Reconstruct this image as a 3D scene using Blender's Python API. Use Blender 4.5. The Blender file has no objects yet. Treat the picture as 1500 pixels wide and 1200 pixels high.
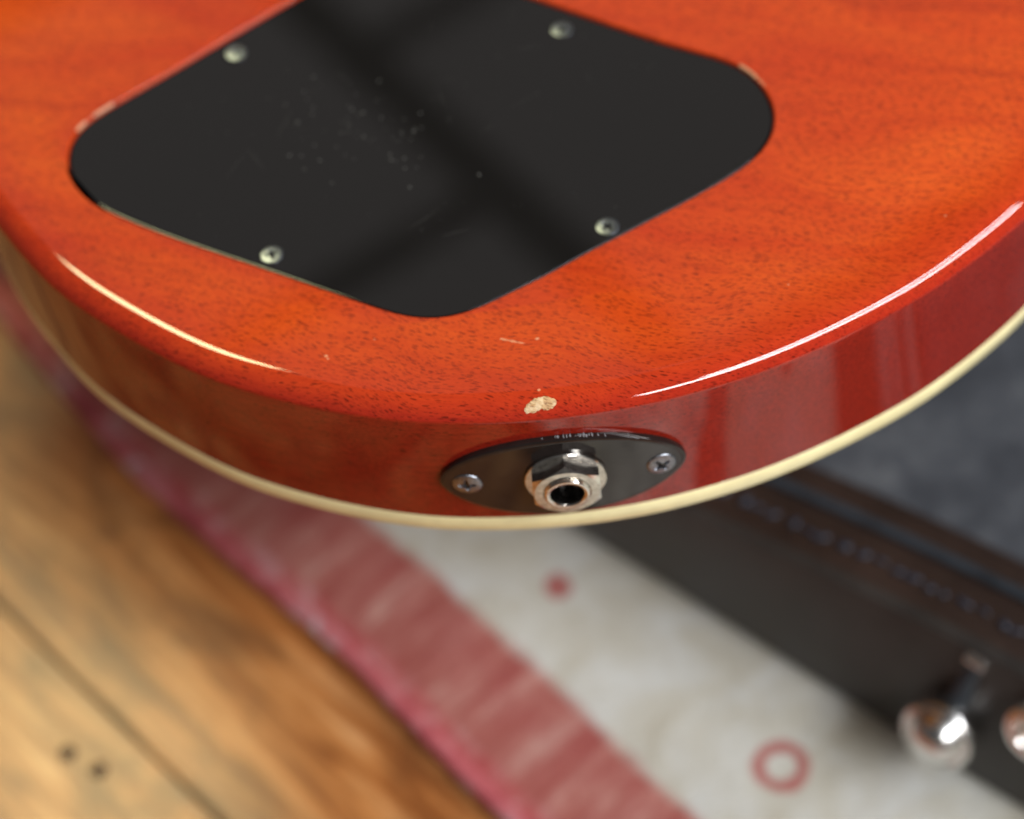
import bpy, bmesh, math, random
from mathutils import Vector, Matrix, noise
from mathutils.geometry import tessellate_polygon
random.seed(4)
R = math.radians
SC = bpy.context.scene
COL = SC.collection
MM = 0.001
G = 200.0                       # height of the guitar's back above the floor, mm

# ------------------------------------------------------------------ camera
cam = bpy.data.cameras.new("camera")
cam_o = bpy.data.objects.new("camera", cam)
COL.objects.link(cam_o)
SC.camera = cam_o
cam.sensor_width = 36.0
cam.lens = 72.0
cam.clip_start = 0.01
cam.clip_end = 60.0
pitch, roll = R(52), R(-9)
fwd = Vector((0, math.cos(pitch), -math.sin(pitch)))
rgt0 = Vector((1, 0, 0)); up0 = Vector((0, math.sin(pitch), math.cos(pitch)))
rgt = math.cos(roll) * rgt0 + math.sin(roll) * up0
upv = -math.sin(roll) * rgt0 + math.cos(roll) * up0
m = Matrix((rgt, upv, -fwd)).transposed().to_4x4()
m.translation = Vector((0, -253.04, 323.87 + G)) * MM
cam_o.matrix_world = m
cam.dof.use_dof = True
cam.dof.focus_distance = 0.404
cam.dof.aperture_fstop = 6.3
cam.dof.aperture_blades = 0

# ------------------------------------------------------------------ world
w = bpy.data.worlds.new("World"); SC.world = w
w.use_nodes = True
bg = w.node_tree.nodes["Background"]
bg.inputs[0].default_value = (1.0, 0.97, 0.96, 1)
bg.inputs[1].default_value = 0.05
SC.view_settings.view_transform = 'Standard'
SC.view_settings.look = 'None'
SC.view_settings.exposure = 0.28
SC.view_settings.gamma = 1.0

# ------------------------------------------------------------------ lamps (windows round the room)
TGT = Vector((0.02, 0.05, G * MM))
def lamp(name, loc, sx, sy, rad, col, shape='RECTANGLE', target=None, xdir=None):
    l = bpy.data.lights.new(name, 'AREA')
    l.shape = shape; l.size = sx; l.size_y = sy
    area = sx * sy * (math.pi / 4 if shape in ('DISK', 'ELLIPSE') else 1)
    l.energy = rad * math.pi * area
    l.color = col
    o = bpy.data.objects.new(name, l); COL.objects.link(o)
    loc = Vector(loc)
    z = (loc - (target or TGT)).normalized()
    x = Vector(xdir) if xdir is not None else Vector((0, 0, 1)).cross(z)
    x = (x - x.dot(z) * z).normalized()
    y = z.cross(x)
    mm = Matrix((x, y, z)).transposed().to_4x4(); mm.translation = loc
    o.matrix_world = mm
    return o
def direc(az, el, d):
    return TGT + d * Vector((math.sin(R(az)) * math.cos(R(el)), math.cos(R(az)) * math.cos(R(el)), math.sin(R(el))))
lamp("window_light", direc(134, 37, 1.7), 2.0, 0.135, 32, (1.0, 0.97, 0.95))
lamp("window_light", direc(124, 45.5, 1.7), 1.55, 0.09, 32, (0.96, 0.97, 1.0))
lamp("warm_light", direc(-34, 53, 1.6), 0.38, 0.41, 22, (1.0, 0.95, 0.50), 'ELLIPSE')
# four dim panes of a roof window, bars of dark between them
HZ = (G * MM) + 1.0
mx = Vector((0.479, -0.878, 0)); kx = Vector((0.82, 0.572, 0)).normalized()
p1 = Vector((-0.071, 1.212, HZ)); p2 = Vector((-0.004, 1.056, HZ))
bw = 0.020
for (base, sgn, along) in ((p1, 1, -1), (p1, 1, 1), (p2, -1, -1), (p2, -1, 1)):
    L1, L2 = 0.48, 0.55
    c = base + mx * along * (bw + L1 / 2) + kx * sgn * (bw + L2 / 2)
    lamp("roof_window_light", c, L1, L2, 0.18, (1.0, 0.94, 0.94), target=c - Vector((0, 0, 1)), xdir=mx)

# ------------------------------------------------------------------ node helpers
def mat(name):
    mt = bpy.data.materials.new(name); mt.use_nodes = True
    nt = mt.node_tree
    return mt, nt, nt.nodes["Principled BSDF"]
def N(nt, typ, **kw):
    n = nt.nodes.new(typ)
    for k, v in kw.items():
        if k.startswith("i_"):
            key = k[2:]
            n.inputs[int(key) if key.isdigit() else key].default_value = v
        else:
            setattr(n, k, v)
    return n
def lk(nt, a, b): nt.links.new(a, b)
def mathn(nt, op, a, b=None, clamp=False):
    n = N(nt, "ShaderNodeMath", operation=op, use_clamp=clamp)
    for i, v in enumerate((a, b)):
        if v is None: continue
        if isinstance(v, (int, float)): n.inputs[i].default_value = v
        else: lk(nt, v, n.inputs[i])
    return n.outputs[0]
def mixc(nt, fac, a, b, blend='MIX'):
    n = N(nt, "ShaderNodeMix", data_type='RGBA', blend_type=blend)
    for sock, v in ((n.inputs["Factor"], fac), (n.inputs["A"], a), (n.inputs["B"], b)):
        s = sock
        if sock.name in ("A", "B"):
            s = [x for x in n.inputs if x.name == sock.name and x.type == 'RGBA'][0]
        elif sock.name == "Factor":
            s = n.inputs[0]
        if isinstance(v, (int, float)): s.default_value = v
        elif isinstance(v, tuple): s.default_value = (*v, 1) if len(v) == 3 else v
        else: lk(nt, v, s)
    return [x for x in n.outputs if x.type == 'RGBA'][0]
def ramp(nt, src, stops):
    n = N(nt, "ShaderNodeValToRGB")
    e = n.color_ramp.elements
    while len(e) < len(stops): e.new(0.5)
    for i, (p, c) in enumerate(stops):
        e[i].position = p
        e[i].color = (c, c, c, 1) if isinstance(c, (int, float)) else (*c, 1)
    lk(nt, src, n.inputs[0])
    return n.outputs[0]
def coords(nt, rotz=0.0, kind="Object"):
    """object coordinates in millimetres"""
    tc = N(nt, "ShaderNodeTexCoord")
    mp = N(nt, "ShaderNodeMapping", vector_type='POINT')
    mp.inputs["Rotation"].default_value = (0, 0, rotz)
    mp.inputs["Scale"].default_value = (1000, 1000, 1000)
    lk(nt, tc.outputs[kind], mp.inputs[0])
    return mp.outputs[0]
def noise_t(nt, vec, scale, detail=3, rough=0.55, dist=0.0):
    n = N(nt, "ShaderNodeTexNoise")
    n.inputs["Scale"].default_value = scale
    n.inputs["Detail"].default_value = detail
    n.inputs["Roughness"].default_value = rough
    n.inputs["Distortion"].default_value = dist
    lk(nt, vec, n.inputs["Vector"])
    return n.outputs[0]
def bump(nt, bsdf, h, strength, distmm, sock="Normal"):
    b = N(nt, "ShaderNodeBump")
    b.inputs["Strength"].default_value = strength
    b.inputs["Distance"].default_value = distmm * MM
    lk(nt, h, b.inputs["Height"])
    lk(nt, b.outputs[0], bsdf.inputs[sock])
    return b

# ------------------------------------------------------------------ materials
def mahogany():
    mt, nt, b = mat("lacquered_mahogany")
    GR = R(26.0)                                   # undo the grain's -26 degrees
    v1 = coords(nt, GR)
    # wandering of the grain
    wob = noise_t(nt, v1, 0.018, 2)
    sep = N(nt, "ShaderNodeSeparateXYZ"); lk(nt, v1, sep.inputs[0])
    yy = mathn(nt, 'ADD', sep.outputs[1], mathn(nt, 'MULTIPLY', mathn(nt, 'SUBTRACT', wob, 0.5), 26.0))
    cmb = N(nt, "ShaderNodeCombineXYZ")
    lk(nt, sep.outputs[0], cmb.inputs[0]); lk(nt, yy, cmb.inputs[1]); lk(nt, sep.outputs[2], cmb.inputs[2])
    g = cmb.outputs[0]
    def scaled(sx, sy, sz):
        mp = N(nt, "ShaderNodeMapping"); mp.inputs["Scale"].default_value = (sx, sy, sz)
        lk(nt, g, mp.inputs[0]); return mp.outputs[0]
    # open pores: short dark dashes along the grain
    dens = noise_t(nt, scaled(.02, .045, .045), 1.0, 2)
    def pores(sx, sy, ax, ay, keep):
        """short dashes: an ellipse ax x ay mm round each jittered cell point"""
        vec = scaled(sx, sy, sy)
        vo = N(nt, "ShaderNodeTexVoronoi", feature='F1')
        vo.inputs["Scale"].default_value = 1.0
        lk(nt, vec, vo.inputs["Vector"])
        df = N(nt, "ShaderNodeVectorMath", operation='SUBTRACT')
        lk(nt, vec, df.inputs[0]); lk(nt, vo.outputs["Position"], df.inputs[1])
        ml = N(nt, "ShaderNodeVectorMath", operation='MULTIPLY')
        lk(nt, df.outputs[0], ml.inputs[0]); ml.inputs[1].default_value = (1 / (sx * ax), 1 / (sy * ay), 1 / (sy * ay * 1.6))
        ln = N(nt, "ShaderNodeVectorMath", operation='LENGTH'); lk(nt, ml.outputs[0], ln.inputs[0])
        sc = N(nt, "ShaderNodeSeparateColor"); lk(nt, vo.outputs["Color"], sc.inputs[0])
        thr = mathn(nt, 'ADD', keep, mathn(nt, 'MULTIPLY', mathn(nt, 'SUBTRACT', dens, 0.5), 1.1))
        on = mathn(nt, 'LESS_THAN', sc.outputs[0], thr)
        size = mathn(nt, 'ADD', mathn(nt, 'MULTIPLY', sc.outputs[1], .8), .5)
        d = mathn(nt, 'SUBTRACT', 1.0, mathn(nt, 'DIVIDE', ln.outputs["Value"], size))
        d = mathn(nt, 'MULTIPLY', d, 3.2, clamp=True)
        return mathn(nt, 'MULTIPLY', mathn(nt, 'MULTIPLY', d, on), mathn(nt, 'ADD', mathn(nt, 'MULTIPLY', sc.outputs[2], .65), .35))
    po = mathn(nt, 'MAXIMUM', pores(.50, 1.75, .80, .152, .88), mathn(nt, 'MULTIPLY', pores(.75, 2.6, .55, .105, .75), .75))
    # ribbon figure and streaks
    fig = noise_t(nt, scaled(.012, .05, .05), 1.0, 4, .6, .6)
    fine = noise_t(nt, scaled(.10, 1.4, 1.4), 1.0, 4, .65)
    mott = noise_t(nt, scaled(.35, .7, .7), 1.0, 3, .6)
    streak = noise_t(nt, scaled(.006, .16, .16), 1.0, 3, .55, .4)
    base = mixc(nt, ramp(nt, fig, [(.32, 0.0), (.68, 1.0)]), (.53, .050, .0060), (.68, .098, .0090))
    base = mixc(nt, mathn(nt, 'MULTIPLY', ramp(nt, fine, [(.35, 1.0), (.62, 0.0)]), .35), base, (.42, .040, .007))
    base = mixc(nt, mathn(nt, 'MULTIPLY', ramp(nt, mott, [(.40, 1.0), (.60, 0.0)]), .30), base, (.45, .042, .006))
    base = mixc(nt, mathn(nt, 'MULTIPLY', ramp(nt, streak, [(.30, 1.0), (.46, 0.0)]), .40), base, (.30, .024, .005))
    # stained burst towards the edge; the sides' shade is painted in as darker red
    at = N(nt, "ShaderNodeAttribute", attribute_name="burst")
    edge = mixc(nt, ramp(nt, fine, [(.3, 0.), (.7, 1.)]), (.35, .019, .009), (.46, .031, .012))
    side = mixc(nt, ramp(nt, fine, [(.3, 0.), (.7, 1.)]), (.17, .010, .005), (.28, .017, .007))
    base = mixc(nt, mathn(nt, 'MULTIPLY', at.outputs["Fac"], 1.25, clamp=True), base, edge)
    base = mixc(nt, ramp(nt, at.outputs["Fac"], [(.78, 0.), (.95, 1.)]), base, side)
    base = mixc(nt, mathn(nt, 'MULTIPLY', po, mathn(nt, 'SUBTRACT', .97, mathn(nt, 'MULTIPLY', at.outputs["Fac"], .28))), base, (.060, .006, .003))
    lk(nt, base, b.inputs["Base Color"])
    b.inputs["Roughness"].default_value = .45
    b.inputs["Specular IOR Level"].default_value = 0.0
    b.inputs["Coat Weight"].default_value = 1.0
    b.inputs["Coat Roughness"].default_value = .025
    b.inputs["Coat IOR"].default_value = 1.52
    wv = noise_t(nt, scaled(.03, .05, .05), 1.0, 1)
    bump(nt, b, wv, .35, .10, "Coat Normal")
    return mt

def simple(name, col, rough, metal=0.0, spec=.5, var=0.0, vscale=.05, bmp=0.0, bscale=2.0, bdist=.2, coat=0.0):
    mt, nt, b = mat(name)
    v = coords(nt)
    if var:
        n = noise_t(nt, v, vscale, 5, .6)
        c = mixc(nt, ramp(nt, n, [(.3, 0.), (.7, 1.)]), tuple(x * (1 - var) for x in col), tuple(min(1, x * (1 + var)) for x in col))
        lk(nt, c, b.inputs["Base Color"])
        r = mathn(nt, 'ADD', mathn(nt, 'MULTIPLY', n, rough * var), rough * (1 - var / 2))
        lk(nt, r, b.inputs["Roughness"])
    else:
        b.inputs["Base Color"].default_value = (*col, 1)
        b.inputs["Roughness"].default_value = rough
    b.inputs["Metallic"].default_value = metal
    b.inputs["Specular IOR Level"].default_value = spec
    b.inputs["Coat Weight"].default_value = coat
    b.inputs["Coat Roughness"].default_value = .03
    if bmp:
        bump(nt, b, noise_t(nt, v, bscale, 3), bmp, bdist)
    return mt

M_WOOD = mahogany()
M_BIND = simple("cream_binding", (.87, .80, .45), .24, var=.09, vscale=.12, bmp=.08, bscale=.5, coat=.5)
M_TOP = simple("maple_top", (.55, .30, .08), .3, coat=.6)
def cover_mat():
    mt, nt, b = mat("black_cover_plastic")
    v = coords(nt)
    smear = noise_t(nt, v, .03, 4, .6, .8)
    b.inputs["Base Color"].default_value = (.0065, .0058, .0056, 1)
    lk(nt, mathn(nt, 'ADD', mathn(nt, 'MULTIPLY', ramp(nt, smear, [(.45, 0.), (.7, 1.)]), .035), .025), b.inputs["Roughness"]); b.inputs["IOR"].default_value = 1.6
    bump(nt, b, noise_t(nt, v, .03, 2), .03, .5)
    return mt
M_COVER = cover_mat()
M_PLATE = simple("black_plate_plastic", (.015, .0115, .0105), .05, var=.2, vscale=.3, bmp=.06, bscale=.25, bdist=.2)
M_NICKEL = simple("polished_nickel", (.80, .75, .70), .17, metal=1, var=.3, vscale=.7, bmp=.10, bscale=1.5, bdist=.05)
M_SCREW = simple("worn_screw_steel", (.30, .325, .37), .30, metal=1, var=.5, vscale=2.2, bmp=.8, bscale=2.2, bdist=.14)
M_CAVITY = simple("cavity_dark", (.01, .01, .01), .6)
def bare_wood():
    mt, nt, b = mat("bare_wood")
    v = coords(nt, R(26))
    mp = N(nt, "ShaderNodeMapping"); mp.inputs["Scale"].default_value = (.5, 3.0, 3.0); lk(nt, v, mp.inputs[0])
    n = noise_t(nt, mp.outputs[0], 1, 4, .65); n2 = noise_t(nt, v, .45, 2)
    c = ramp(nt, n, [(.36, (.20, .085, .035)), (.46, (.48, .27, .12)), (.60, (.62, .40, .20))])
    c = mixc(nt, ramp(nt, n2, [(.5, 0.), (.62, .8)]), c, (.75, .58, .36))
    lk(nt, c, b.inputs["Base Color"]); b.inputs["Roughness"].default_value = .6
    bump(nt, b, n, .8, .25)
    return mt
M_BARE = bare_wood()
M_DENT = simple("lacquer_dent", (.66, .26, .13), .25, var=.2, vscale=2)
M_DUST = simple("dust_grey", (.055, .055, .058), .7)
M_CHROME = simple("latch_chrome", (.78, .78, .77), .24, metal=1, var=.15, vscale=.2)
M_COPPER = simple("latch_brass", (.55, .42, .34), .4, metal=1)
M_TOLEX = simple("black_tolex", (.027, .0235, .021), .45, var=.25, vscale=.1, bmp=.25, bscale=1.2, bdist=.25, spec=.45)
M_LIP = simple("dark_brown_lip", (.024, .0135, .0100), .42, var=.3, vscale=.06, bmp=.2, bscale=.8)
M_BEAD = simple("blue_grey_bead", (.026, .034, .043), .35, var=.3, vscale=.1)
M_STITCH = simple("blue_grey_thread", (.020, .026, .042), .5)
def lining():
    mt, nt, b = mat("grey_plush_lining")
    v = coords(nt)
    n = noise_t(nt, v, .045, 5, .62, .8)
    n2 = noise_t(nt, v, .25, 3, .6)
    f = mathn(nt, 'ADD', mathn(nt, 'MULTIPLY', n, .75), mathn(nt, 'MULTIPLY', n2, .25))
    lk(nt, ramp(nt, f, [(.34, (.024, .028, .036)), (.50, (.045, .051, .062)), (.68, (.092, .100, .110))]), b.inputs["Base Color"])
    b.inputs["Roughness"].default_value = .8
    b.inputs["Sheen Weight"].default_value = .35
    b.inputs["Sheen Roughness"].default_value = .4
    b.inputs["Sheen Tint"].default_value = (.75, .85, 1, 1)
    bump(nt, b, f, .5, 2.0)
    return mt
M_LINING = lining()

def rug_mat():
    mt, nt, b = mat("woven_rug")
    uvn = N(nt, "ShaderNodeUVMap", uv_map="UVMap")
    sep = N(nt, "ShaderNodeSeparateXYZ"); lk(nt, uvn.outputs[0], sep.inputs[0])
    u, v = sep.outputs[0], sep.outputs[1]
    def uvmap(su, sv, loc=(0, 0, 0)):
        mp = N(nt, "ShaderNodeMapping"); mp.inputs["Scale"].default_value = (su, sv, 1); mp.inputs["Location"].default_value = loc
        lk(nt, uvn.outputs[0], mp.inputs[0]); return mp.outputs[0]
    cross = noise_t(nt, uvmap(.028, .12), 1, 5, .68, .1)           # weft bands across the border
    blot = noise_t(nt, uvmap(.06, .06), 1, 4, .6)
    red = ramp(nt, cross, [(.30, (.30, .075, .065)), (.46, (.38, .125, .105)), (.58, (.46, .20, .17)), (.70, (.56, .34, .29))])
    red = mixc(nt, mathn(nt, 'MULTIPLY', ramp(nt, blot, [(.35, 0.), (.7, 1.)]), .45), red, (.34, .075, .075))
    white = ramp(nt, noise_t(nt, uvmap(.045, .05, (3, 7, 0)), 1, 4, .62, .5), [(.30, (.47, .445, .365)), (.46, (.53, .52, .455)), (.60, (.575, .58, .54)), (.74, (.61, .63, .61))])
    # edge of the red border, slightly ragged
    rag = mathn(nt, 'MULTIPLY', mathn(nt, 'SUBTRACT', noise_t(nt, uvmap(.1, .07), 1, 3), .5), 6.0)
    f = mathn(nt, 'SUBTRACT', mathn(nt, 'ADD', u, rag), 36.0)
    f = mathn(nt, 'MULTIPLY', mathn(nt, 'ADD', f, 2.0), .25, clamp=True)
    col = mixc(nt, f, red, white)
    # pink band along the selvedge
    pk = mathn(nt, 'SUBTRACT', 1.0, mathn(nt, 'DIVIDE', mathn(nt, 'ADD', u, mathn(nt, 'MULTIPLY', rag, .8)), 8.0), clamp=True)
    pk = mathn(nt, 'MULTIPLY', pk, 2.2, clamp=True)
    pink = ramp(nt, noise_t(nt, uvmap(.10, .09, (9, 2, 0)), 1, 3, .6), [(.36, (.42, .075, .080)), (.52, (.50, .15, .15)), (.64, (.56, .33, .34))])
    col = mixc(nt, mathn(nt, 'MULTIPLY', pk, .85), col, pink)
    # woven red motifs in the pale field: (x, y, outer radius, inner radius)
    pos = N(nt, "ShaderNodeTexCoord")
    for (x, y, ro, ri) in ((58.5, 12.7, 8.8, 3.9), (5.6, 83.3, 5.1, 0.0), (109.6, -49.5, 8.8, 4.1), (162.6, -109.0, 5.1, 0.0), (139.4, -129.4, 8.8, 4.1)):
        d = N(nt, "ShaderNodeVectorMath", operation='DISTANCE')
        lk(nt, pos.outputs["Object"], d.inputs[0]); d.inputs[1].default_value = (x * MM, y * MM, .005)
        dm = mathn(nt, 'ADD', mathn(nt, 'MULTIPLY', d.outputs["Value"], 1000.0), mathn(nt, 'MULTIPLY', rag, .9))
        k = mathn(nt, 'MULTIPLY', mathn(nt, 'SUBTRACT', ro, dm), .7, clamp=True)
        if ri:
            k = mathn(nt, 'MULTIPLY', k, mathn(nt, 'MULTIPLY', mathn(nt, 'SUBTRACT', dm, ri), .7, clamp=True))
        col = mixc(nt, mathn(nt, 'MULTIPLY', k, .85), col, (.38, .075, .07))
    lk(nt, col, b.inputs["Base Color"])
    b.inputs["Roughness"].default_value = .95
    b.inputs["Specular IOR Level"].default_value = .1
    wv = N(nt, "ShaderNodeTexWave"); wv.inputs["Scale"].default_value = 1.0
    lk(nt, uvmap(.0, .25), wv.inputs["Vector"])
    bump(nt, b, mathn(nt, 'ADD', noise_t(nt, uvmap(.5, .9), 1, 3), blot), .8, 1.0)
    return mt
M_RUG = rug_mat()
def yarn():
    mt, nt, b = mat("pink_yarn")
    v = coords(nt)
    n = noise_t(nt, v, .085, 3, .6)
    lk(nt, ramp(nt, n, [(.36, (.36, .06, .075)), (.50, (.52, .12, .135)), (.60, (.55, .20, .22)), (.68, (.58, .44, .47))]), b.inputs["Base Color"])
    b.inputs["Roughness"].default_value = .9
    bump(nt, b, noise_t(nt, v, .9, 3), .6, .6)
    return mt
M_YARN = yarn()

def plank_mat():
    mt, nt, b = mat("old_floorboard")
    v = coords(nt)
    oi = N(nt, "ShaderNodeObjectInfo")
    cmb = N(nt, "ShaderNodeCombineXYZ")
    lk(nt, mathn(nt, 'MULTIPLY', oi.outputs["Random"], 900.0), cmb.inputs[0])
    lk(nt, mathn(nt, 'MULTIPLY', oi.outputs["Random"], 350.0), cmb.inputs[1])
    ad = N(nt, "ShaderNodeVectorMath", operation='ADD')
    lk(nt, v, ad.inputs[0]); lk(nt, cmb.outputs[0], ad.inputs[1])
    def scaled(sx, sy):
        mp = N(nt, "ShaderNodeMapping"); mp.inputs["Scale"].default_value = (sx, sy, sy)
        lk(nt, ad.outputs[0], mp.inputs[0]); return mp.outputs[0]
    grain = noise_t(nt, scaled(.010, .12), 1, 5, .6, 1.0)
    blot = noise_t(nt, scaled(.022, .045), 1, 4, .6, .6)
    fine = noise_t(nt, scaled(.05, .8), 1, 4, .6)
    c = ramp(nt, grain, [(.30, (.16, .048, .012)), (.43, (.38, .130, .032)), (.55, (.56, .23, .068)), (.72, (.70, .36, .145))])
    c = mixc(nt, mathn(nt, 'MULTIPLY', ramp(nt, blot, [(.38, 1.), (.56, 0.)]), .70), c, (.13, .042, .014))
    c = mixc(nt, mathn(nt, 'MULTIPLY', ramp(nt, fine, [(.35, 1.), (.55, 0.)]), .3), c, (.22, .08, .02))
    lk(nt, c, b.inputs["Base Color"])
    b.inputs["Roughness"].default_value = .38
    b.inputs["Coat Weight"].default_value = .25
    b.inputs["Coat Roughness"].default_value = .25
    bump(nt, b, fine, .25, .4)
    return mt
M_PLANK = plank_mat()
M_GAP = simple("gap_dirt", (.02, .013, .008), .9)

# ------------------------------------------------------------------ object helpers
def tag(o, label=None, cat=None, group=None, kind=None):
    if label: o["label"] = label
    if cat: o["category"] = cat
    if group: o["group"] = group
    if kind: o["kind"] = kind
    return o
def empty(name, loc):
    o = bpy.data.objects.new(name, None); COL.objects.link(o)
    o.location = Vector(loc) * MM; o.empty_display_size = .02
    return o
def make(name, verts, faces, material, parent=None, off=(0, 0, 0), smooth=True, normals=None, kind=None):
    """vertices in mm; off is subtracted (the parent's origin)"""
    me = bpy.data.meshes.new(name)
    me.from_pydata([((x - off[0]) * MM, (y - off[1]) * MM, (z - off[2]) * MM) for x, y, z in verts], [], faces)
    me.update()
    if smooth: me.shade_smooth()
    if normals is not None:
        me.normals_split_custom_set_from_vertices([Vector(n).normalized() for n in normals])
    me.materials.append(material)
    o = bpy.data.objects.new(name, me); COL.objects.link(o)
    if parent: o.parent = parent
    if kind: o["kind"] = kind
    return o
def autosmooth(o, ang=35):
    me = o.data
    me.shade_smooth()
    me.set_sharp_from_angle(angle=R(ang))
def catmull(P, closed=True, n=24):
    r = []; L = len(P)
    for i in range(L if closed else L - 1):
        if closed: p0, p1, p2, p3 = (Vector(P[(i + k) % L]) for k in (-1, 0, 1, 2))
        else: p0, p1, p2, p3 = (Vector(P[min(max(i + k, 0), L - 1)]) for k in (-1, 0, 1, 2))
        for j in range(n):
            t = j / n
            r.append(.5 * ((2 * p1) + (p2 - p0) * t + (2 * p0 - 5 * p1 + 4 * p2 - p3) * t * t + (3 * p1 - p0 - 3 * p2 + p3) * t ** 3))
    if not closed: r.append(Vector(P[-1]))
    return r
def resample(P, step, closed=True):
    Q = list(P) + ([P[0]] if closed else [])
    d = [0.0]
    for a, b in zip(Q, Q[1:]): d.append(d[-1] + (b - a).length)
    n = max(4, round(d[-1] / step)); out = []; j = 0
    for i in range(n if closed else n + 1):
        s = d[-1] * i / n
        while j < len(Q) - 2 and d[j + 1] < s: j += 1
        t = (s - d[j]) / max(1e-9, d[j + 1] - d[j])
        out.append(Q[j].lerp(Q[j + 1], min(1, max(0, t))))
    return out
def smooth_closed(P, it):
    for _ in range(it):
        L = len(P)
        P = [P[i] * .5 + (P[i - 1] + P[(i + 1) % L]) * .25 for i in range(L)]
    return P
def normals2d(P, sign=1):
    L = len(P); r = []
    for i in range(L):
        t = (P[(i + 1) % L] - P[i - 1]).normalized()
        r.append(Vector((t.y, -t.x)) * sign)
    return r
def area2(P): return sum(P[i - 1].x * P[i].y - P[i].x * P[i - 1].y for i in range(len(P)))
def lathe(prof, n, close_end=True):
    """prof: (r, h) pairs, axis +z"""
    v, f = [], []
    for r, h in prof:
        for k in range(n):
            a = 2 * math.pi * k / n
            v.append((r * math.cos(a), r * math.sin(a), h))
    for i in range(len(prof) - 1):
        for k in range(n):
            a, b2 = i * n + k, i * n + (k + 1) % n
            f.append((a, b2, b2 + n, a + n))
    if close_end: f.append(tuple(range((len(prof) - 1) * n, len(prof) * n)))
    return v, f
def frame(origin, zaxis, xhint=(0, 0, 1)):
    z = Vector(zaxis).normalized(); x = Vector(xhint); x = (x - x.dot(z) * z).normalized(); y = z.cross(x)
    mm = Matrix((x, y, z)).transposed().to_4x4(); mm.translation = Vector(origin)
    return mm
def xform(verts, mm): return [tuple(mm @ Vector(v)) for v in verts]

# ------------------------------------------------------------------ guitar: outlines (mm, z = 0 is the back)
BODY = [(-116.0, 95), (-109.5, 80.5), (-105.0, 72.5), (-99, 62), (-93.5, 54.3), (-87.5, 47.4), (-76, 36), (-62.5, 24.4), (-48.5, 15.8), (-34, 8.8), (-18.5, 3.3), (-2, .2), (11, -1.1),
        (25, -1.2), (35.5, -.2), (49.5, 2.1), (63, 5.8), (73, 9.4), (87, 15.2), (99, 22), (113.0, 31.5), (124, 41), (143, 62), (159, 90), (168, 126),
        (166, 170), (150, 212), (120, 250), (84, 282), (52, 312), (30, 350), (8, 392), (-30, 424), (-78, 432), (-122, 412), (-142, 380),
        (-140, 345), (-150, 312), (-172, 290), (-196, 272), (-206, 250), (-198, 228), (-178, 208), (-158, 186), (-142, 164), (-130, 138), (-122, 114)]
P = resample(catmull(BODY), 1.0)
P = resample(smooth_closed(P, 60), 1.0)
sgn = 1 if area2(P) > 0 else -1
NB = normals2d(P, sgn)
NBs = []
for i in range(len(NB)):
    a = Vector((0, 0))
    for k in range(-4, 5): a += NB[(i + k) % len(NB)]
    NBs.append(a.normalized())
NB = NBs
LB = len(P)
COVER = [(-14.8, 28.1), (-10.8, 27.6), (-6.7, 27.9), (-2.2, 29.2), (5.4, 32.3), (11.3, 34.7), (22.6, 40.0), (43.3, 49.1), (55.8, 55.4), (61.4, 59.4), (64.8, 63.5),
         (67.0, 68.6), (67.6, 74.4), (66.4, 80.8), (63.6, 86.6), (59.1, 91.1), (53.1, 95.3), (46.0, 100.3), (33.3, 110.6), (21.3, 120.4), (11.1, 128.9), (2.0, 136.3),
         (-5.9, 141.8), (-11.6, 144.2), (-17.5, 144.3), (-24.5, 141.4), (-36.7, 134.2), (-52.1, 124.7), (-69.6, 113.9), (-79.0, 108.3), (-85.0, 104.4),
         (-88.8, 100.8), (-90.6, 96.2), (-91.0, 90.9), (-89.3, 84.4), (-85.4, 77.6), (-79.5, 71.8), (-66.7, 62.0), (-49.0, 49.9), (-32.0, 38.2), (-25.0, 33.4), (-20.0, 30.2)]
Cv = resample(catmull(COVER), .8)
Cv = smooth_closed(Cv, 25)
NC = normals2d(Cv, 1 if area2(Cv) > 0 else -1)
LC = len(Cv)

ORG = (0, 0, -50)                                  # guitar root, in back coordinates
guitar = empty("electric_guitar", (0, 0, G - 50))
tag(guitar, "glossy red-orange mahogany electric guitar lying face down, black cover on its back", "electric guitar")

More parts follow.
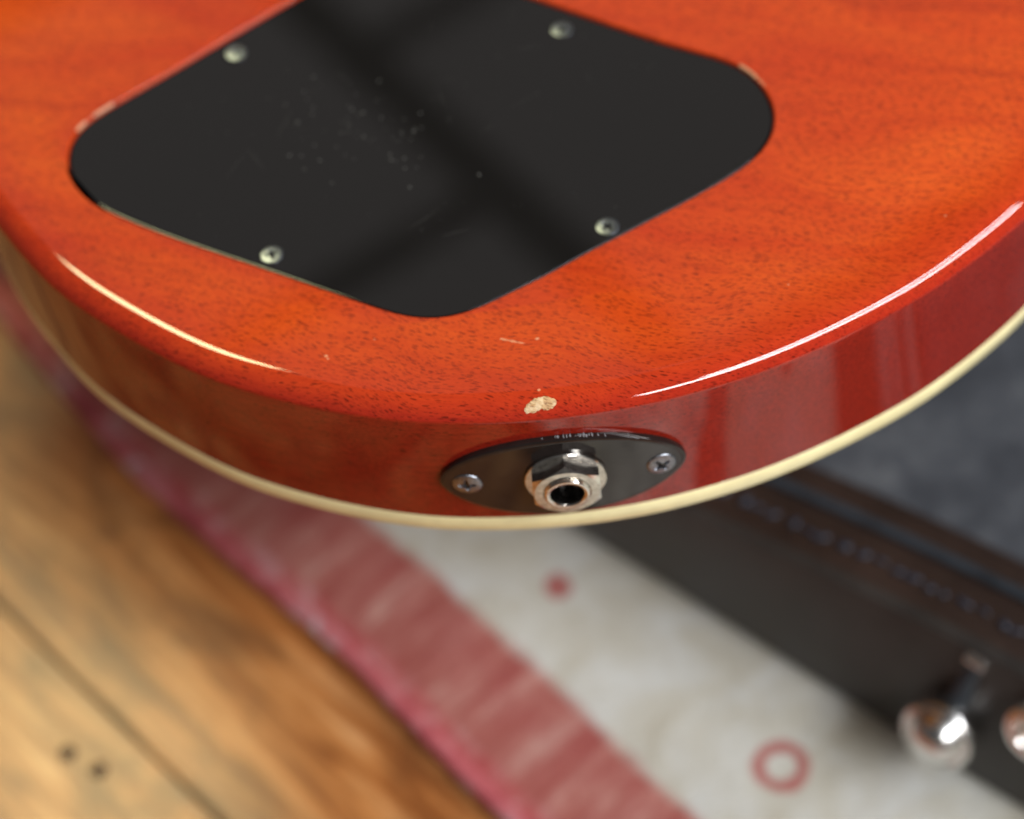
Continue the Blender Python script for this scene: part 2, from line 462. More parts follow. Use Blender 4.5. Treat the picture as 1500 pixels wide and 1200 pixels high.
def build_body():
    RR = 5.0
    v, nrm, burst, faces = [], [], [], []
    def ring(Pts, Nn, off, z, nz, no, bv):
        s = len(v)
        for p, n in zip(Pts, Nn):
            v.append((p.x + n.x * off, p.y + n.y * off, z))
            nrm.append((n.x * no, n.y * no, nz))
            burst.append(bv)
        return s
    def bridge(a, b, L):
        for k in range(L):
            j = (k + 1) % L
            faces.append((a + k, b + k, b + j, a + j))
    rings = []
    for ins, bv in ((20, .0), (15, .06), (11, .18), (8, .34)):
        rings.append(ring(P, NB, -ins, 0, 1, 0, bv))
    segs, QM = 14, R(66)
    RR = 6.0
    for k in range(segs + 1):
        # edge profile: a round of 66 degrees that meets the side at a soft arris
        q = QM * k / segs
        rings.append(ring(P, NB, RR * (math.sin(q) - math.sin(QM)), -RR + RR * math.cos(q), math.cos(q), math.sin(q), .40 + .40 * (k / segs)))
    ze = -RR + RR * math.cos(QM)
    rings.append(ring(P, NB, .12, ze - .30, .18, 1, .85))
    for z, bv in ((ze - .9, .92), (-20, 1.0), (-37.6, 1.0)):
        rings.append(ring(P, NB, .13, z, 0, 1, bv))
    for a, b in zip(rings, rings[1:]): bridge(a, b, LB)
    # cavity rim: small lacquered round, wall, ledge
    h0 = None; prev = None
    rr = .55; gap = .45
    hr = []
    for k in range(6):
        q = math.pi / 2 * k / 5
        hr.append(ring(Cv, NC, gap + rr - rr * math.sin(q), -rr + rr * math.cos(q), math.cos(q), -math.sin(q), .35))
    hr.append(ring(Cv, NC, gap, -3.4, 0, -1, .4))
    for a, b in zip(hr, hr[1:]): bridge(a, b, LC)
    ledge0 = ring(Cv, NC, gap, -3.4, 1, 0, .4)
    faces.append(tuple(range(ledge0, ledge0 + LC)))
    # flat back between the inner ring and the cavity
    i0, c0 = rings[0], hr[0]
    loopA = [Vector((v[i0 + k][0], v[i0 + k][1], 0)) for k in range(LB)]
    loopB = [Vector((v[c0 + k][0], v[c0 + k][1], 0)) for k in range(LC)]
    idx = [i0 + k for k in range(LB)] + [c0 + k for k in range(LC)]
    for tri in tessellate_polygon([loopA, loopB]):
        t = tuple(idx[i] for i in tri)
        faces.append(t)
    # orient the faces by their vertex normals
    ff = []
    for f in faces:
        a, b, c = (Vector(v[f[i]]) for i in (0, 1, 2)) if len(f) < 5 else (Vector(v[f[0]]), Vector(v[f[len(f) // 3]]), Vector(v[f[2 * len(f) // 3]]))
        n = (b - a).cross(c - a)
        avg = Vector((0, 0, 0))
        for i in f[:8]: avg += Vector(nrm[i])
        ff.append(f if n.dot(avg) >= 0 else tuple(reversed(f)))
    o = make("body", v, ff, M_WOOD, guitar, ORG, True, nrm)
    at = o.data.attributes.new("burst", 'FLOAT', 'POINT')
    at.data.foreach_set("value", burst)
    return o
body = build_body()

def side_band(name, z0, z1, off, material, bev=.35):
    v, nrm, f = [], [], []
    prof = [(-1.5, z0 - .02, 1, 0), (off - bev, z0, 1, 0), (off, z0 - bev, .3, 1), (off, z1 + bev, -.3, 1), (off - bev, z1, -1, 0), (-6, z1 - .01, -1, 0)]
    for o_, z, nz, no in prof:
        for p, n in zip(P, NB):
            v.append((p.x + n.x * o_, p.y + n.y * o_, z)); nrm.append((n.x * no, n.y * no, nz))
    for i in range(len(prof) - 1):
        for k in range(LB):
            j = (k + 1) % LB
            f.append((i * LB + k, (i + 1) * LB + k, (i + 1) * LB + j, i * LB + j) if sgn > 0 else (i * LB + k, i * LB + j, (i + 1) * LB + j, (i + 1) * LB + k))
    return make(name, v, f, material, guitar, ORG, True, nrm)
side_band("binding", -37.6, -42.6, .19, M_BIND, .25)
# the carved front, facing the floor
def build_top():
    v, f = [], []
    prof = [(-1.0, -42.3), (-5, -43.0), (-12, -46.0), (-18, -49.0)]
    for o_, z in prof:
        for p, n in zip(P, NB): v.append((p.x + n.x * o_, p.y + n.y * o_, z))
    for i in range(len(prof) - 1):
        for k in range(LB):
            j = (k + 1) % LB
            f.append((i * LB + k, i * LB + j, (i + 1) * LB + j, (i + 1) * LB + k))
    f.append(tuple(range((len(prof) - 1) * LB, len(prof) * LB)))
    return make("carved_front", v, f, M_TOP, guitar, ORG)
build_top()

# control cavity cover
def build_cover():
    v, nrm, f = [], [], []
    prof = [(0, -2.6, 0, 1), (0, -.95, .1, 1), (-.05, -.68, .6, .8), (-.16, -.61, 1, .25), (-.30, -.60, 1, 0)]
    for o_, z, nz, no in prof:
        for p, n in zip(Cv, NC):
            v.append((p.x + n.x * o_, p.y + n.y * o_, z)); nrm.append((n.x * no, n.y * no, nz))
    cw = area2(Cv) > 0
    for i in range(len(prof) - 1):
        for k in range(LC):
            j = (k + 1) % LC
            q = (i * LC + k, i * LC + j, (i + 1) * LC + j, (i + 1) * LC + k)
            f.append(q if cw else tuple(reversed(q)))
    q = tuple(range((len(prof) - 1) * LC, len(prof) * LC))
    f.append(q if cw else tuple(reversed(q)))
    return make("control_cover", v, f, M_COVER, guitar, ORG, True, nrm)
cover = build_cover()

# a cross-head screw, axis +z, head radius 1
def screw_mesh(name, r, dome):
    rings, seg = 22, 72
    v, f = [(0, 0, 0)], []
    def h(x, y):
        q = min(1, (x * x + y * y) / (r * r))
        z = dome * (1 - q) ** .8
        rad = math.sqrt(q)
        if rad > .93: z -= (rad - .93) / .07 * .18 * dome
        s = r * .12
        d = 0
        for a, b_ in ((x, y), (y, x)):
            wgt = max(0, min(1, (s * (1.35 - abs(b_) / r) + .06 - abs(a)) / .10)) * max(0, min(1, (r * .60 - abs(b_)) / (r * .14)))
            d = max(d, wgt)
        cen = max(0, 1 - math.hypot(x, y) / (r * .26))
        return z - d * r * .45 - cen * r * .22
    v[0] = (0, 0, h(0, 0))
    for i in range(1, rings + 1):
        for k in range(seg):
            a = 2 * math.pi * k / seg; q = r * i / rings
            x, y = q * math.cos(a), q * math.sin(a)
            v.append((x, y, h(x, y)))
    for k in range(seg): v.append((r * 1.0 * math.cos(2 * math.pi * k / seg), r * math.sin(2 * math.pi * k / seg), -.9))
    for k in range(seg): f.append((0, 1 + k, 1 + (k + 1) % seg))
    for i in range(rings):
        for k in range(seg):
            a, b_ = 1 + i * seg + k, 1 + i * seg + (k + 1) % seg
            f.append((a, a + seg, b_ + seg, b_))
    me = bpy.data.meshes.new(name)
    me.from_pydata([tuple(c * MM for c in p) for p in v], [], f); me.update()
    me.shade_smooth(); me.set_sharp_from_angle(angle=R(50))
    me.materials.append(M_SCREW)
    return me
sm_cover = screw_mesh("cover_screw", 2.55, .24)
for i, (x, y, a) in enumerate(((-51.3, 119.2, 20), (25.5, 109.6, 55), (26.4, 45.6, 35), (-46.2, 52.8, 10))):
    o = bpy.data.objects.new("cover_screw", sm_cover); COL.objects.link(o); o.parent = cover
    mm = Matrix.Rotation(R(a), 4, 'Z'); mm.translation = Vector((x, y, -.45 - ORG[2])) * MM
    o.matrix_local = mm

# dust on the cover: fine grey specks (nobody could count them)
def build_dust():
    v, f = [], []
    rnd = random.Random(11)
    def speck(x, y, r):
        s = len(v); n = 7
        for k in range(n):
            a = 2 * math.pi * k / n; q = r * rnd.uniform(.7, 1.2)
            v.append((x + q * math.cos(a), y + q * math.sin(a), -.595))
        v.append((x, y, -.60 + r * .5))
        for k in range(n): f.append((s + k, s + (k + 1) % n, s + n))
    for k in range(70):
        t = rnd.random(); x = -34 + 24 * t + rnd.gauss(0, 7); y = 100 - 26 * t + rnd.gauss(0, 8)
        speck(x, y, rnd.choice((.14, .18, .22, .30, .38)))
    for k in range(40):
        speck(rnd.uniform(-70, 40), rnd.uniform(50, 110), rnd.choice((.10, .12, .16)))
    for k in range(16):                            # hairline scratches
        x, y, a, L = rnd.uniform(-60, 45), rnd.uniform(48, 118), rnd.gauss(.5, .7), rnd.uniform(2, 9)
        dx, dy = math.cos(a), math.sin(a); w_ = rnd.uniform(.02, .045); s = len(v)
        bow = rnd.uniform(-.4, .4)
        for t in (0, .5, 1):
            px, py = x + dx * L * t - dy * bow * (t == .5), y + dy * L * t + dx * bow * (t == .5)
            ww = w_ if t == .5 else w_ * .3
            v.append((px - dy * ww, py + dx * ww, -.592)); v.append((px + dy * ww, py - dx * ww, -.592))
        f.append((s, s + 1, s + 3, s + 2)); f.append((s + 2, s + 3, s + 5, s + 4))
    return make("dust", v, f, M_DUST, cover, ORG, kind="stuff")
build_dust()

# patches that follow the edge of the body: chips and dents
S0 = min(range(LB), key=lambda i: (P[i] - Vector((8.0, -1.0))).length)
def skin_point(x, y, up=.03):
    """a point of the body's outer skin over plan point (x, y): flat back, then the rounded edge"""
    p = Vector((x, y))
    i = min(range(LB), key=lambda k: (P[k] - p).length)
    d = (P[i] - p).dot(NB[i])                      # how far inside the outline
    RR, QM = 6.0, R(66)
    e = RR * math.sin(QM)
    if d >= e: return (x, y, up)
    sq = max(-1, min(1, (e - d) / RR)); c = math.sqrt(1 - sq * sq)
    n = Vector((NB[i].x * sq, NB[i].y * sq, c))
    if d < 0: return (x, y, -RR + RR * math.cos(QM) + d * 2.2)
    return (x + n.x * up, y + n.y * up, -RR + RR * c + n.z * up)
def patch(name, poly, material, parent, depth=.0, up=.06, rough=.12, seed=1, fine=3):
    poly = [Vector(q) for q in poly]
    poly = resample(catmull([tuple(q) for q in poly], True, 6), .35)
    c = sum(poly, Vector((0, 0))) / len(poly)
    rnd = random.Random(seed)
    v, f = [], []
    poly = [q + Vector((rnd.uniform(-1, 1), rnd.uniform(-1, 1))) * rough for q in poly]
    L = len(poly); lev = [1.0, .9, .7, .45, .2]
    for li, t in enumerate(lev):
        for q in poly:
            w_ = c.lerp(q, t)
            hh = up if li == 0 else up + noise.noise(Vector((w_.x * .9, w_.y * .9, seed))) * depth + depth * .3
            if li == 0: hh = -.02
            v.append(skin_point(w_.x, w_.y, hh))
    v.append(skin_point(c.x, c.y, up + depth * .3))
    for i in range(len(lev) - 1):
        for k in range(L):
            j = (k + 1) % L
            f.append((i * L + k, i * L + j, (i + 1) * L + j, (i + 1) * L + k))
    for k in range(L): f.append(((len(lev) - 1) * L + k, (len(lev) - 1) * L + (k + 1) % L, len(v) - 1))
    o = make(name, v, f, material, parent, ORG)
    autosmooth(o, 30)
    return o
def tex_shift(): pass
tag(patch("bare_wood_chip", [(2.4, .75), (3.3, 1.7), (5.0, 2.4), (7.0, 2.35), (8.9, 1.6), (9.1, .75), (8.2, .25), (7.0, .1), (6.0, .35), (4.6, .25), (3.2, .2)], M_BARE, guitar, .16, .06, .10, 3),
    "chip of bare pale wood on the red edge above the jack")
patch("lacquer_scratch", [(-.3, 18.85), (.0, 18.9), (1.6, 18.1), (2.4, 17.9), (3.4, 17.2), (5.2, 16.3), (3.2, 17.0), (2.3, 17.3), (1.4, 17.9), (-.1, 18.5)], M_DENT, guitar, .03, .03, .10, 5)
for x, y, r in ((7.4, 17.2, .35), (6.0, 3.9, .3), (-36.3, 21.5, .32), (-36.0, 20.7, .25), (60.5, 21.0, .2), (-26, 36 - 12, .18), (96.5, 33, .22)):
    patch("lacquer_dent", [(x + r * 1.4 * math.cos(a), y + r * math.sin(a)) for a in (0, 1, 2, 3, 4, 5)], M_DENT, guitar, .05, .05, .03, int(x * 7) + 3)

# rim of the cavity: a worn chip, and pink highlights painted as slivers
def rim_sliver(name, p_from, p_to, wid, material, seed):
    i0 = min(range(LC), key=lambda k: (Cv[k] - Vector(p_from)).length)
    i1 = min(range(LC), key=lambda k: (Cv[k] - Vector(p_to)).length)
    if i1 < i0: i0, i1 = i1, i0
    if i1 - i0 > LC / 2: i0, i1 = i1, i0 + LC
    rnd = random.Random(seed); v, f = [], []
    n = i1 - i0 + 1; M = 5
    for k in range(n):
        p, q = Cv[(i0 + k) % LC], NC[(i0 + k) % LC]
        ww = wid * math.sin(math.pi * (k + .15) / (n - .7)) ** .5 * rnd.uniform(.6, 1.0) if 0 < k < n - 1 else .05
        for j in range(M):
            s = -0.55 + (.55 + ww) * j / (M - 1)
            if s <= 0:
                a = -s / .55 * math.pi / 2
                o_, z = 1.0 - .55 * math.sin(a) - .02 * math.sin(a), -.55 + .55 * math.cos(a) + .02
            else: o_, z = 1.0 + s, .02
            v.append((p.x + q.x * o_, p.y + q.y * o_, z))
    for k in range(n - 1):
        for j in range(M - 1):
            f.append((k * M + j, k * M + j + 1, (k + 1) * M + j + 1, (k + 1) * M + j))
    return make(name, v, f, material, guitar, ORG)
M_WORN_GLINT = simple("worn_lacquer_glint", (.50, .24, .14), .3, var=.5, vscale=1.2)
rim_sliver("rim_chip_glint", (65.6, 83.0), (62.6, 87.6), .02, M_WORN_GLINT, 2)
rim_sliver("rim_chip_glint", (-80.5, 107.5), (-85.0, 104.4), .04, M_WORN_GLINT, 3)
rim_sliver("rim_chip_glint", (-86.6, 102.9), (-88.9, 100.4), .06, M_WORN_GLINT, 4)

# ------------------------------------------------------------------ jack plate on the side
def wall_pt(s, z, off):
    """s mm along the side from the jack, z height, off mm out of the wall"""
    fi = S0 + s * (1 if P[(S0 + 5) % LB].x > P[S0].x else -1)
    i = math.floor(fi); t = fi - i
    p = P[i % LB].lerp(P[(i + 1) % LB], t); n = NB[i % LB].lerp(NB[(i + 1) % LB], t).normalized()
    return (p.x + n.x * off, p.y + n.y * off, z), Vector((n.x, n.y, 0))
JZ = -22.4
def build_plate():
    A, B = 26.0, 13.0
    # lens outline from two arcs with blunt tips
    pts = []
    n = 80
    for k in range(2 * n):
        a = 2 * math.pi * k / (2 * n)
        c, s = math.cos(a), math.sin(a)
        x = A * math.copysign(abs(c) ** .98, c); y = B * math.copysign(abs(s) ** 1.22, s)
        pts.append(Vector((x, y)))
    pts = smooth_closed(resample(pts, .5), 6)
    nn = normals2d(pts, 1 if area2(pts) > 0 else -1)
    L = len(pts); v, f = [], []
    prof = [(-.1, -.4), (0, .1), (0, 1.25), (-.14, 1.62), (-.5, 1.8)]
    fr = [1.0, .97, .9, .8, .68, .55, .42, .3, .18, .08]
    rows = [[(p + q * o_, h) for p, q in zip(pts, nn)] for o_, h in prof] + [[((p + q * -.5) * t, 1.8) for p, q in zip(pts, nn)] for t in fr[1:]]
    for row in rows:
        for p, h in row:
            v.append(wall_pt(p.x, JZ + p.y, h)[0])
    for i in range(len(rows) - 1):
        for k in range(L):
            j = (k + 1) % L
            f.append((i * L + k, i * L + j, (i + 1) * L + j, (i + 1) * L + k))
    f.append(tuple(range((len(rows) - 1) * L, len(rows) * L)))
    o = make("jack_plate", v, f, M_PLATE, guitar, ORG)
    bm = bmesh.new(); bm.from_mesh(o.data); bmesh.ops.recalc_face_normals(bm, faces=bm.faces)
    bm.to_mesh(o.data); bm.free()
    autosmooth(o, 40)
    return o
plate = build_plate()
sm_plate = screw_mesh("plate_screw", 3.15, .5)
for s, a in ((-20.0, 4), (20.4, 33)):
    o = bpy.data.objects.new("plate_screw", sm_plate); COL.objects.link(o); o.parent = plate
    pt, n = wall_pt(s, JZ - .2, 2.0)
    mm = frame(Vector((pt[0], pt[1], pt[2] - ORG[2])) * MM, n) @ Matrix.Rotation(R(a), 4, 'Z')
    o.matrix_local = mm
def build_scuffs():
    rnd = random.Random(8); v, f = [], []
    for k in range(34):
        sx = rnd.gauss(5.0, 3.6); sp = min(.999, abs(sx) / 26.0)
        zt = JZ + 13.0 * (1 - sp ** 2) ** .61 - .02
        w_ = rnd.uniform(.04, .10); h0, h1 = rnd.uniform(.1, .8), rnd.uniform(.8, 1.3); sl = rnd.uniform(-.15, .15)
        q = [wall_pt(sx + a, zt + .05, h)[0] for a, h in ((-w_, h0), (w_, h0), (w_ + sl, h1), (-w_ + sl, h1))]
        b = len(v); v.extend(q); f.append((b, b + 1, b + 2, b + 3))
    return make("scuff_marks", v, f, M_SCUFF, plate, ORG, False, kind="stuff")
M_SCUFF = simple("scuffed_plastic", (.30, .31, .33), .5)
build_scuffs()
M_BORE = simple("dark_bore_metal", (.10, .095, .09), .28, metal=1, var=.4, vscale=1.0)
# jack hardware, axis along the wall's normal
jp, jn = wall_pt(.5, JZ + .5, 0)
JM = frame(jp, jn)
def hw(name, verts, faces, material, ang=30):
    o = make(name, xform(verts, JM), faces, material, plate, ORG)
    bm = bmesh.new(); bm.from_mesh(o.data); bmesh.ops.recalc_face_normals(bm, faces=bm.faces); bm.to_mesh(o.data); bm.free()
    autosmooth(o, ang)
    return o
v, f = lathe([(5.0, 1.7), (8.4, 1.7), (8.6, 1.85), (8.6, 2.45), (8.4, 2.65), (5.0, 2.65)], 96, False); hw("washer", v, f, M_NICKEL)
def hexnut():
    rows = []
    n = 96
    def hexr(a, rin):
        k = a % (math.pi / 3) - math.pi / 6
        return rin / math.cos(k)
    RIN = 6.95
    v, f = [], []
    # height where the conical chamfer meets each facet
    def ring(fn):
        s = len(v)
        for k in range(n):
            a = 2 * math.pi * k / n + R(0)
            r, h = fn(a); v.append((r * math.cos(a), r * math.sin(a), h))
        return s
    TOP = 5.9
    rr = [ring(lambda a: (4.7, 2.65)), ring(lambda a: (hexr(a, RIN) * .985, 2.65)), ring(lambda a: (hexr(a, RIN), 2.75)),
          ring(lambda a: (hexr(a, RIN), TOP - .10 - max(0, hexr(a, RIN) - 6.95) * .55)),
          ring(lambda a: (6.82, TOP)), ring(lambda a: (5.1, TOP)), ring(lambda a: (4.75, TOP - .35)), ring(lambda a: (4.7, 2.7))]
    for a, b in zip(rr, rr[1:]):
        for k in range(n):
            j = (k + 1) % n
            f.append((a + k, a + j, b + j, b + k))
    return v, f
v, f = hexnut(); hw("hex_nut", v, f, M_NICKEL, 22)
prof = [(4.72, 2.6)]
prof += [(4.72, 5.75), (4.50, 5.9), (4.72, 6.05), (4.72, 6.2), (4.50, 6.35), (4.68, 6.5), (4.62, 6.62), (4.35, 6.72), (3.85, 6.66), (3.6, 6.4), (3.55, 5.6)]
v, f = lathe(prof, 96, False); hw("jack_socket", v, f, M_NICKEL, 40)
v, f = lathe([(3.55, 5.6), (3.52, 4.0), (3.5, -8.0)], 64, False); hw("socket_bore", v, f, M_BORE, 40)
v, f = lathe([(3.52, -7.9), (.01, -7.9)], 32, False); hw("socket_bottom", v, f, M_CAVITY)

# ------------------------------------------------------------------ floor: boards
floor = empty("floor", (0, 0, 0)); tag(floor, kind="structure")
td = Vector((.61, -.79)).normalized(); nd = Vector((.79, .61)).normalized()
gap_c = Vector((-134.7, 70.4)).dot(nd)
BW = 90.0
sub = make("subfloor", [(-2500, -2500, -22), (2500, -2500, -22), (2500, 2500, -22), (-2500, 2500, -22)], [(0, 1, 2, 3)], M_GAP, floor)
sub["kind"] = "structure"
rnd = random.Random(5)
def plank_mesh(Lx, Wy):
    bm = bmesh.new()
    bmesh.ops.create_cube(bm, size=1)
    for q in bm.verts: q.co = Vector((q.co.x * Lx, q.co.y * Wy, q.co.z * 20 - 10)) * MM
    bmesh.ops.bevel(bm, geom=[e for e in bm.edges if all(q.co.z > -1e-4 for q in e.verts)], offset=1.4 * MM, segments=2, affect='EDGES')
    me = bpy.data.meshes.new("plank"); bm.to_mesh(me); bm.free(); me.materials.append(M_PLANK)
    return me
pm = plank_mesh(3000, BW - 1.6)
ang = math.atan2(td.y, td.x)
nail_v, nail_f = lathe([(2.5, -.4), (2.5, .1), (1.9, .22), (.01, .25)], 16, False)
nail_me = None
M_NAIL = simple("rusty_nail", (.045, .022, .015), .7)
for k in range(-9, 10):
    c = nd * (gap_c + BW * (k - .5)) + td * rnd.uniform(-120, 120)
    o = bpy.data.objects.new("plank", pm); COL.objects.link(o); o.parent = floor
    mm = Matrix.Rotation(ang, 4, 'Z'); mm.translation = Vector((c.x, c.y, rnd.uniform(-.5, .0))) * MM
    o.matrix_local = mm
    o["kind"] = "structure"
    if k == 0:
        for (x, y) in ((-144.9, 55.5), (-135.6, 48.1)):
            if nail_me is None:
                no = make("nail", nail_v, nail_f, M_NAIL, None); nail_me = no.data
            else:
                no = bpy.data.objects.new("nail", nail_me); COL.objects.link(no)
            no.parent = o
            no.matrix_local = mm.inverted() @ Matrix.Translation(Vector((x, y, .05)) * MM)

# ------------------------------------------------------------------ rug
def ext(pts, a, b):
    """extend a polyline straight at both ends by a and b mm"""
    p = [Vector(q) for q in pts]
    d0 = (p[0] - p[1]).normalized(); d1 = (p[-1] - p[-2]).normalized()
    k = 70.0
    return [p[0] + d0 * k * i for i in range(int(a / k), 0, -1)] + p + [p[-1] + d1 * k * i for i in range(1, int(b / k) + 1)]
rug_edge = ext([(-162.6, 221.8), (-123.6, 155.8), (-97.6, 121.4), (-66.0, 81.5), (-43.7, 49.8), (-19.5, 13.6)], 900, 900)
def build_rug():
    E = resample(catmull([tuple(q) for q in rug_edge], False, 20), 8, False)
    nE = []
    for i in range(len(E)):
        t = (E[min(i + 1, len(E) - 1)] - E[max(i - 1, 0)]).normalized()
        q = Vector((-t.y, t.x)); nE.append(q if q.x > 0 else -q)
    for _ in range(20): nE = [nE[i] * .5 + (nE[max(i - 1, 0)] + nE[min(i + 1, len(E) - 1)]) * .25 for i in range(len(E))]
    us = [0, .01, 2, 5, 9, 13, 18, 24, 31, 39, 48, 58, 70, 85, 105, 130, 160, 200, 260, 340, 450, 600, 800, 1000]
    v, f, uv = [], [], []
    for i, (p, n) in enumerate(zip(E, nE)):
        for k, u in enumerate(us):
            wob = noise.noise(Vector((i * .16, 3.1, 0))) * 2.2 * max(0, 1 - u / 40)
            z = .2 if k == 0 else 4.6 + noise.noise(Vector((u * .05, i * .12, 1))) * .8 + (-1.2 if k == 1 else 0)
            v.append((p.x + n.x * (u + wob), p.y + n.y * (u + wob), z)); uv.append((u, i * 8.0))
    W = len(us)
    for i in range(len(E) - 1):
        for k in range(W - 1):
            f.append((i * W + k, i * W + k + 1, (i + 1) * W + k + 1, (i + 1) * W + k))
    o = make("rug_field", v, f, M_RUG, rug)
    bm = bmesh.new(); bm.from_mesh(o.data); bmesh.ops.recalc_face_normals(bm, faces=bm.faces); bm.to_mesh(o.data); bm.free()
    ul = o.data.uv_layers.new(name="UVMap")
    for lp in o.data.loops: ul.data[lp.index].uv = uv[lp.vertex_index]
    if o.data.polygons[len(o.data.polygons) // 2].normal.z < 0: o.data.flip_normals()
    # whipped yarn along the selvedge
    v2, f2 = [], []
    M = 10
    for i, (p, n) in enumerate(zip(E, nE)):
        wob = noise.noise(Vector((i * .16, 3.1, 0))) * 2.2
        r = 3.0 + .7 * noise.noise(Vector((i * .9, 0, 7)))
        for k in range(M):
            a = 2 * math.pi * k / M
            v2.append((p.x + n.x * (wob + r * math.cos(a)), p.y + n.y * (wob + r * math.cos(a)), 3.1 + r * .95 * math.sin(a)))
    for i in range(len(E) - 1):
        for k in range(M):
            j = (k + 1) % M
            f2.append((i * M + k, i * M + j, (i + 1) * M + j, (i + 1) * M + k))
    make("edge_binding", v2, f2, M_YARN, rug)
rug = empty("rug", (0, 0, 0))
tag(rug, "faded woven rug with red border and pale field on the floorboards", "rug")
build_rug()

# ------------------------------------------------------------------ open guitar case
CZ = 5.0
case = empty("guitar_case", (0, 0, 0))
tag(case, "open black guitar case with grey plush lining and chrome latches on the rug", "guitar case")
bot = resample([Vector(q) for q in ext([(2.8, 113.1), (18.6, 97.3), (41.8, 72.1), (85.4, 24.8), (118.0, -9.6)], 420, 620)], 6, False)
top = resample([Vector(q) for q in ext([(7.4, 100.9), (24.2, 86.1), (45.6, 67.5), (55.7, 59.6), (83.6, 36.9), (111.5, 11.4), (120.7, 2.5)], 420, 620)], 6, False)
def smooth_open(Pp, it):
    for _ in range(it): Pp = [Pp[0]] + [Pp[i] * .5 + (Pp[i - 1] + Pp[i + 1]) * .25 for i in range(1, len(Pp) - 1)] + [Pp[-1]]
    return Pp
top = smooth_open(top, 20); bot = smooth_open(bot, 20)
n_c = min(len(top), len(bot))
bot = resample(bot, 1, False); bot = [bot[round(i * (len(bot) - 1) / (n_c - 1))] for i in range(n_c)]
top = resample(top, 1, False); top = [top[round(i * (len(top) - 1) / (n_c - 1))] for i in range(n_c)]
inn = []
for i in range(n_c):
    t = (top[min(i + 1, n_c - 1)] - top[max(i - 1, 0)]).normalized(); inn.append(Vector((-t.y, t.x)))
CH = 48.3
def sweep(name, prof, material, line=None, parent=None, ang=40):
    """prof: (inset from the top edge, height) or (None, t) = along the sloping side"""
    v, f = [], []
    for i in range(n_c):
        for a, z in prof:
            if a is None:
                q = bot[i].lerp(top[i], z[0]) - inn[i] * z[1]; zz = CZ + z[2]
            else:
                q = top[i] + inn[i] * a; zz = CZ + z
            v.append((q.x, q.y, zz))
    W = len(prof)
    for i in range(n_c - 1):
        for k in range(W - 1):
            f.append((i * W + k, (i + 1) * W + k, (i + 1) * W + k + 1, i * W + k + 1))
    o = make(name, v, f, material, parent or case)
    autosmooth(o, ang)
    return o
sweep("case_shell", [(None, (0, -6, 0)), (None, (0, 0, 1.5)), (None, (.05, 1.2, 6)), (None, (.35, 2.0, 20)), (None, (.75, 1.0, 40)), (None, (.95, .3, 48)), (.5, CH - .9), (2.2, CH), (4, CH - .4)], M_TOLEX)
sweep("lip", [(2.93, CH - 1.63), (3.09, CH - 0.24), (4.48, CH + 0.16), (7.32, CH + 0.08), (11.39, CH + 0.08), (17.09, CH + 0.24), (18.23, CH - 0.49), (22.95, CH - 0.49), (23.76, CH + 0.08), (28.97, CH), (31.08, CH - 1.22), (31.57, CH - 4.07), (31.73, CH - 27.66)], M_LIP)
bead = [(20.7 + 1.7 * math.cos(a), CH + .1 + 1.4 * math.sin(a)) for a in [math.pi * (1 - k / 10) for k in range(11)]]
sweep("bead", bead, M_BEAD)
sweep("lining", [(31.6, 10)] + [(31.7 + 3 + 12 * k, CH - 18 - 3.0 * math.exp(-k * .8)) for k in range(30)], M_LINING)
# stitching on the lip: uneven short threads
def stitch_mesh(L, wd):
    v, f = [], []
    n = 6
    for i, (t, r) in enumerate(((-.5, .3), (-.35, .9), (0, 1), (.35, .9), (.5, .3))):
        for k in range(n):
            a = 2 * math.pi * k / n
            v.append((t * L, wd * r * math.cos(a), .7 * r * math.sin(a)))
    for i in range(4):
        for k in range(n):
            j = (k + 1) % n
            f.append((i * n + k, i * n + j, (i + 1) * n + j, (i + 1) * n + k))
    me = bpy.data.meshes.new("stitch"); me.from_pydata([tuple(c * MM for c in p) for p in v], [], f); me.shade_smooth()
    me.materials.append(M_STITCH); return me
st_me = [stitch_mesh(4.2, 1.1), stitch_mesh(3.2, 1.5), stitch_mesh(5.0, 1.0)]
seam = resample([top[i] + inn[i] * 10.0 for i in range(n_c)], 5.2, False)
for i, q in enumerate(seam[1:-1]):
    if not (10 < q.x < 175): continue
    t = (seam[i + 2] - seam[i]).normalized()
    o = bpy.data.objects.new("stitch", st_me[i % 3]); COL.objects.link(o); o.parent = case
    mm = Matrix.Rotation(math.atan2(t.y, t.x) + rnd.uniform(-.6, .6), 4, 'Z') @ Matrix.Diagonal((rnd.uniform(.55, 1.35), rnd.uniform(.6, 1.3), 1, 1))
    mm.translation = Vector((q.x + t.x * rnd.uniform(-1.2, 1.2) - t.y * rnd.uniform(-.7, .7), q.y + t.y * rnd.uniform(-1.2, 1.2) + t.x * rnd.uniform(-.7, .7), CZ + CH + .4)) * MM
    o.matrix_local = mm
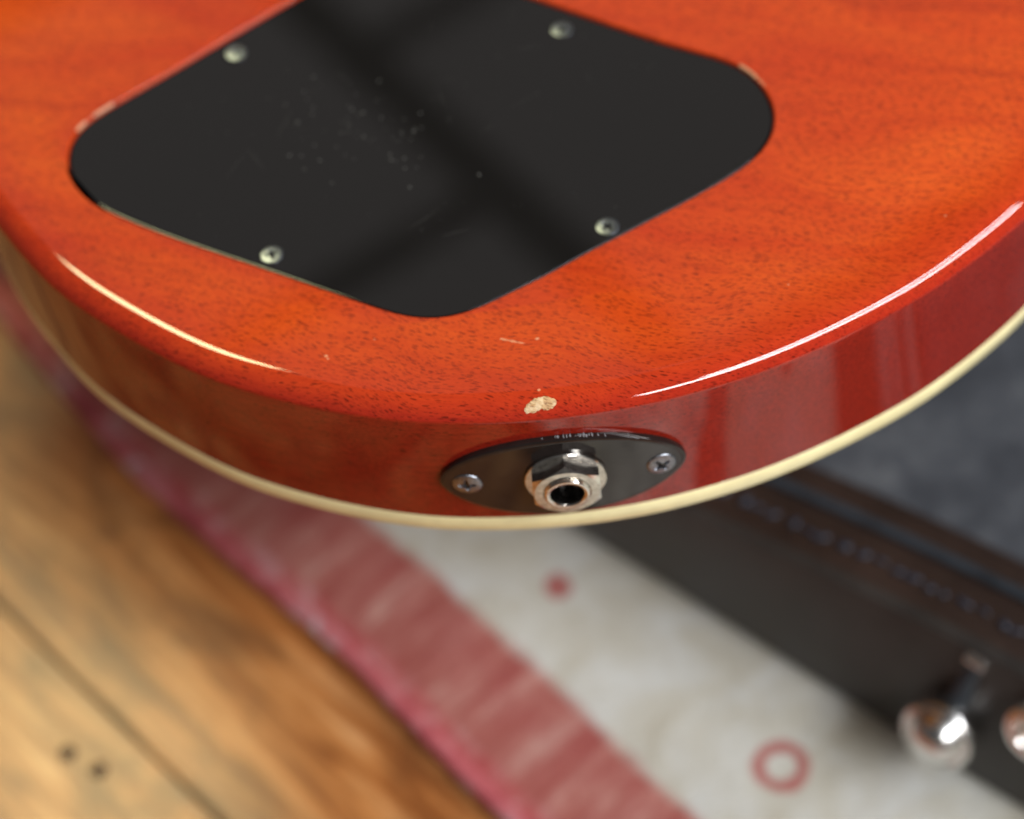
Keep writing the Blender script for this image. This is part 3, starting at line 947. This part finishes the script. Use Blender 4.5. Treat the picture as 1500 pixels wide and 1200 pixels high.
# latches: built once, copied along the side
CN = Vector((-.717, -.697, 0))
def latch(name_loc, tilt):
    root = bpy.data.objects.new("latch", None); COL.objects.link(root); root.parent = case
    return root
def part(name, v, f, material, parent, mm, ang=35):
    o = make(name, xform(v, mm), f, material, parent); autosmooth(o, ang)
    bm = bmesh.new(); bm.from_mesh(o.data); bmesh.ops.recalc_face_normals(bm, faces=bm.faces); bm.to_mesh(o.data); bm.free()
    return o
def build_latch(c, hinge):
    ax = (CN + Vector((0, 0, .35))).normalized()
    A = frame(c, ax)
    v, f = lathe([(10.09, -8.14), (10.5, -2.44), (10.33, -0.98), (9.76, -0.16), (8.79, 0.16), (8.22, -0.24), (7.65, 0.49), (6.92, 2.2), (5.29, 3.74), (3.01, 4.64), (0.02, 4.88)], 48, False)
    dome = part("latch", v, f, M_CHROME, case, A)
    d = Vector(hinge) - Vector(c); u = d.normalized(); side = u.cross(ax).normalized()
    vv, ff = [], []
    for t, wdt, hh in ((.32, 3.2, -2.4), (.5, 2.6, -1.8), (.75, 2.2, -1.4), (.95, 2.2, -.8)):
        p = Vector(c) + d * t
        for sx, hz in ((-1, -2.2), (-1, 0), (-.5, .7), (.5, .7), (1, 0), (1, -2.2)):
            vv.append(tuple(p + side * sx * wdt + ax * (hz + hh)))
    for i in range(3):
        for k in range(5): ff.append((i * 6 + k, i * 6 + k + 1, (i + 1) * 6 + k + 1, (i + 1) * 6 + k))
    part("latch_strap", vv, ff, M_BEAD, dome, Matrix.Identity(4))
    B = frame(Vector(hinge), side)
    v, f = lathe([(.02, -2.8), (1.5, -2.8), (1.8, -2.5), (1.8, 2.5), (1.5, 2.8), (.02, 2.8)], 20, False)
    part("hinge_barrel", v, f, M_CHROME, dome, B)
    return dome
build_latch((97.6, 1.6, CZ + 23.5), (109.6, 10.4, CZ + CH - 3))
# end of the carrying handle's bracket, a ring beside the latch
A = frame((119.7, -10.9, CZ + 41), (CN + Vector((0, 0, .4))).normalized())
v, f = lathe([(8.95, -8.14), (8.95, -0.81), (8.3, 0.65), (7.0, 1.22), (5.37, 0.98), (4.56, -0.33), (4.39, -2.44)], 48, False)
br = part("handle_bracket", v, f, M_CHROME, case, A)
v, f = lathe([(4.48, -1.95), (2.44, -1.3), (0.02, -1.14)], 32, False); part("rivet", v, f, M_COPPER, br, A)

# ------------------------------------------------------------------ pale cloth added out of view for the reflection in the jack plate
M_CLOTH = simple("pale_cloth", (.62, .60, .57), .9, var=.6, vscale=.05, bmp=.5, bscale=.06, bdist=4)
def build_cloth():
    v, f = [], []
    n = 40
    for i in range(n + 1):
        for j in range(n + 1):
            x, y = (i / n - .5) * 215, (j / n - .5) * 190
            q = Vector((x * .02, y * .02, 4))
            e = max(abs(i / n - .5), abs(j / n - .5)) * 2
            v.append((x + 9 * noise.noise(q * 1.3), y + 9 * noise.noise(q * 1.1 + Vector((5, 0, 0))), 7 + 6 * noise.noise(q * 1.6) - 4 * e ** 6))
    for i in range(n):
        for j in range(n):
            a = i * (n + 1) + j
            f.append((a, a + n + 1, a + n + 2, a + 1))
    mm = Matrix.Rotation(R(-52), 4, 'Z'); mm.translation = Vector((52, -215, 6))
    o = make("added_pale_cloth", xform(v, mm), f, M_CLOTH)
    tag(o, "added crumpled pale cloth, out of view, mirrored in the black jack plate", "cloth")
    so = o.modifiers.new("thickness", 'SOLIDIFY'); so.thickness = .0012
    return o
build_cloth()
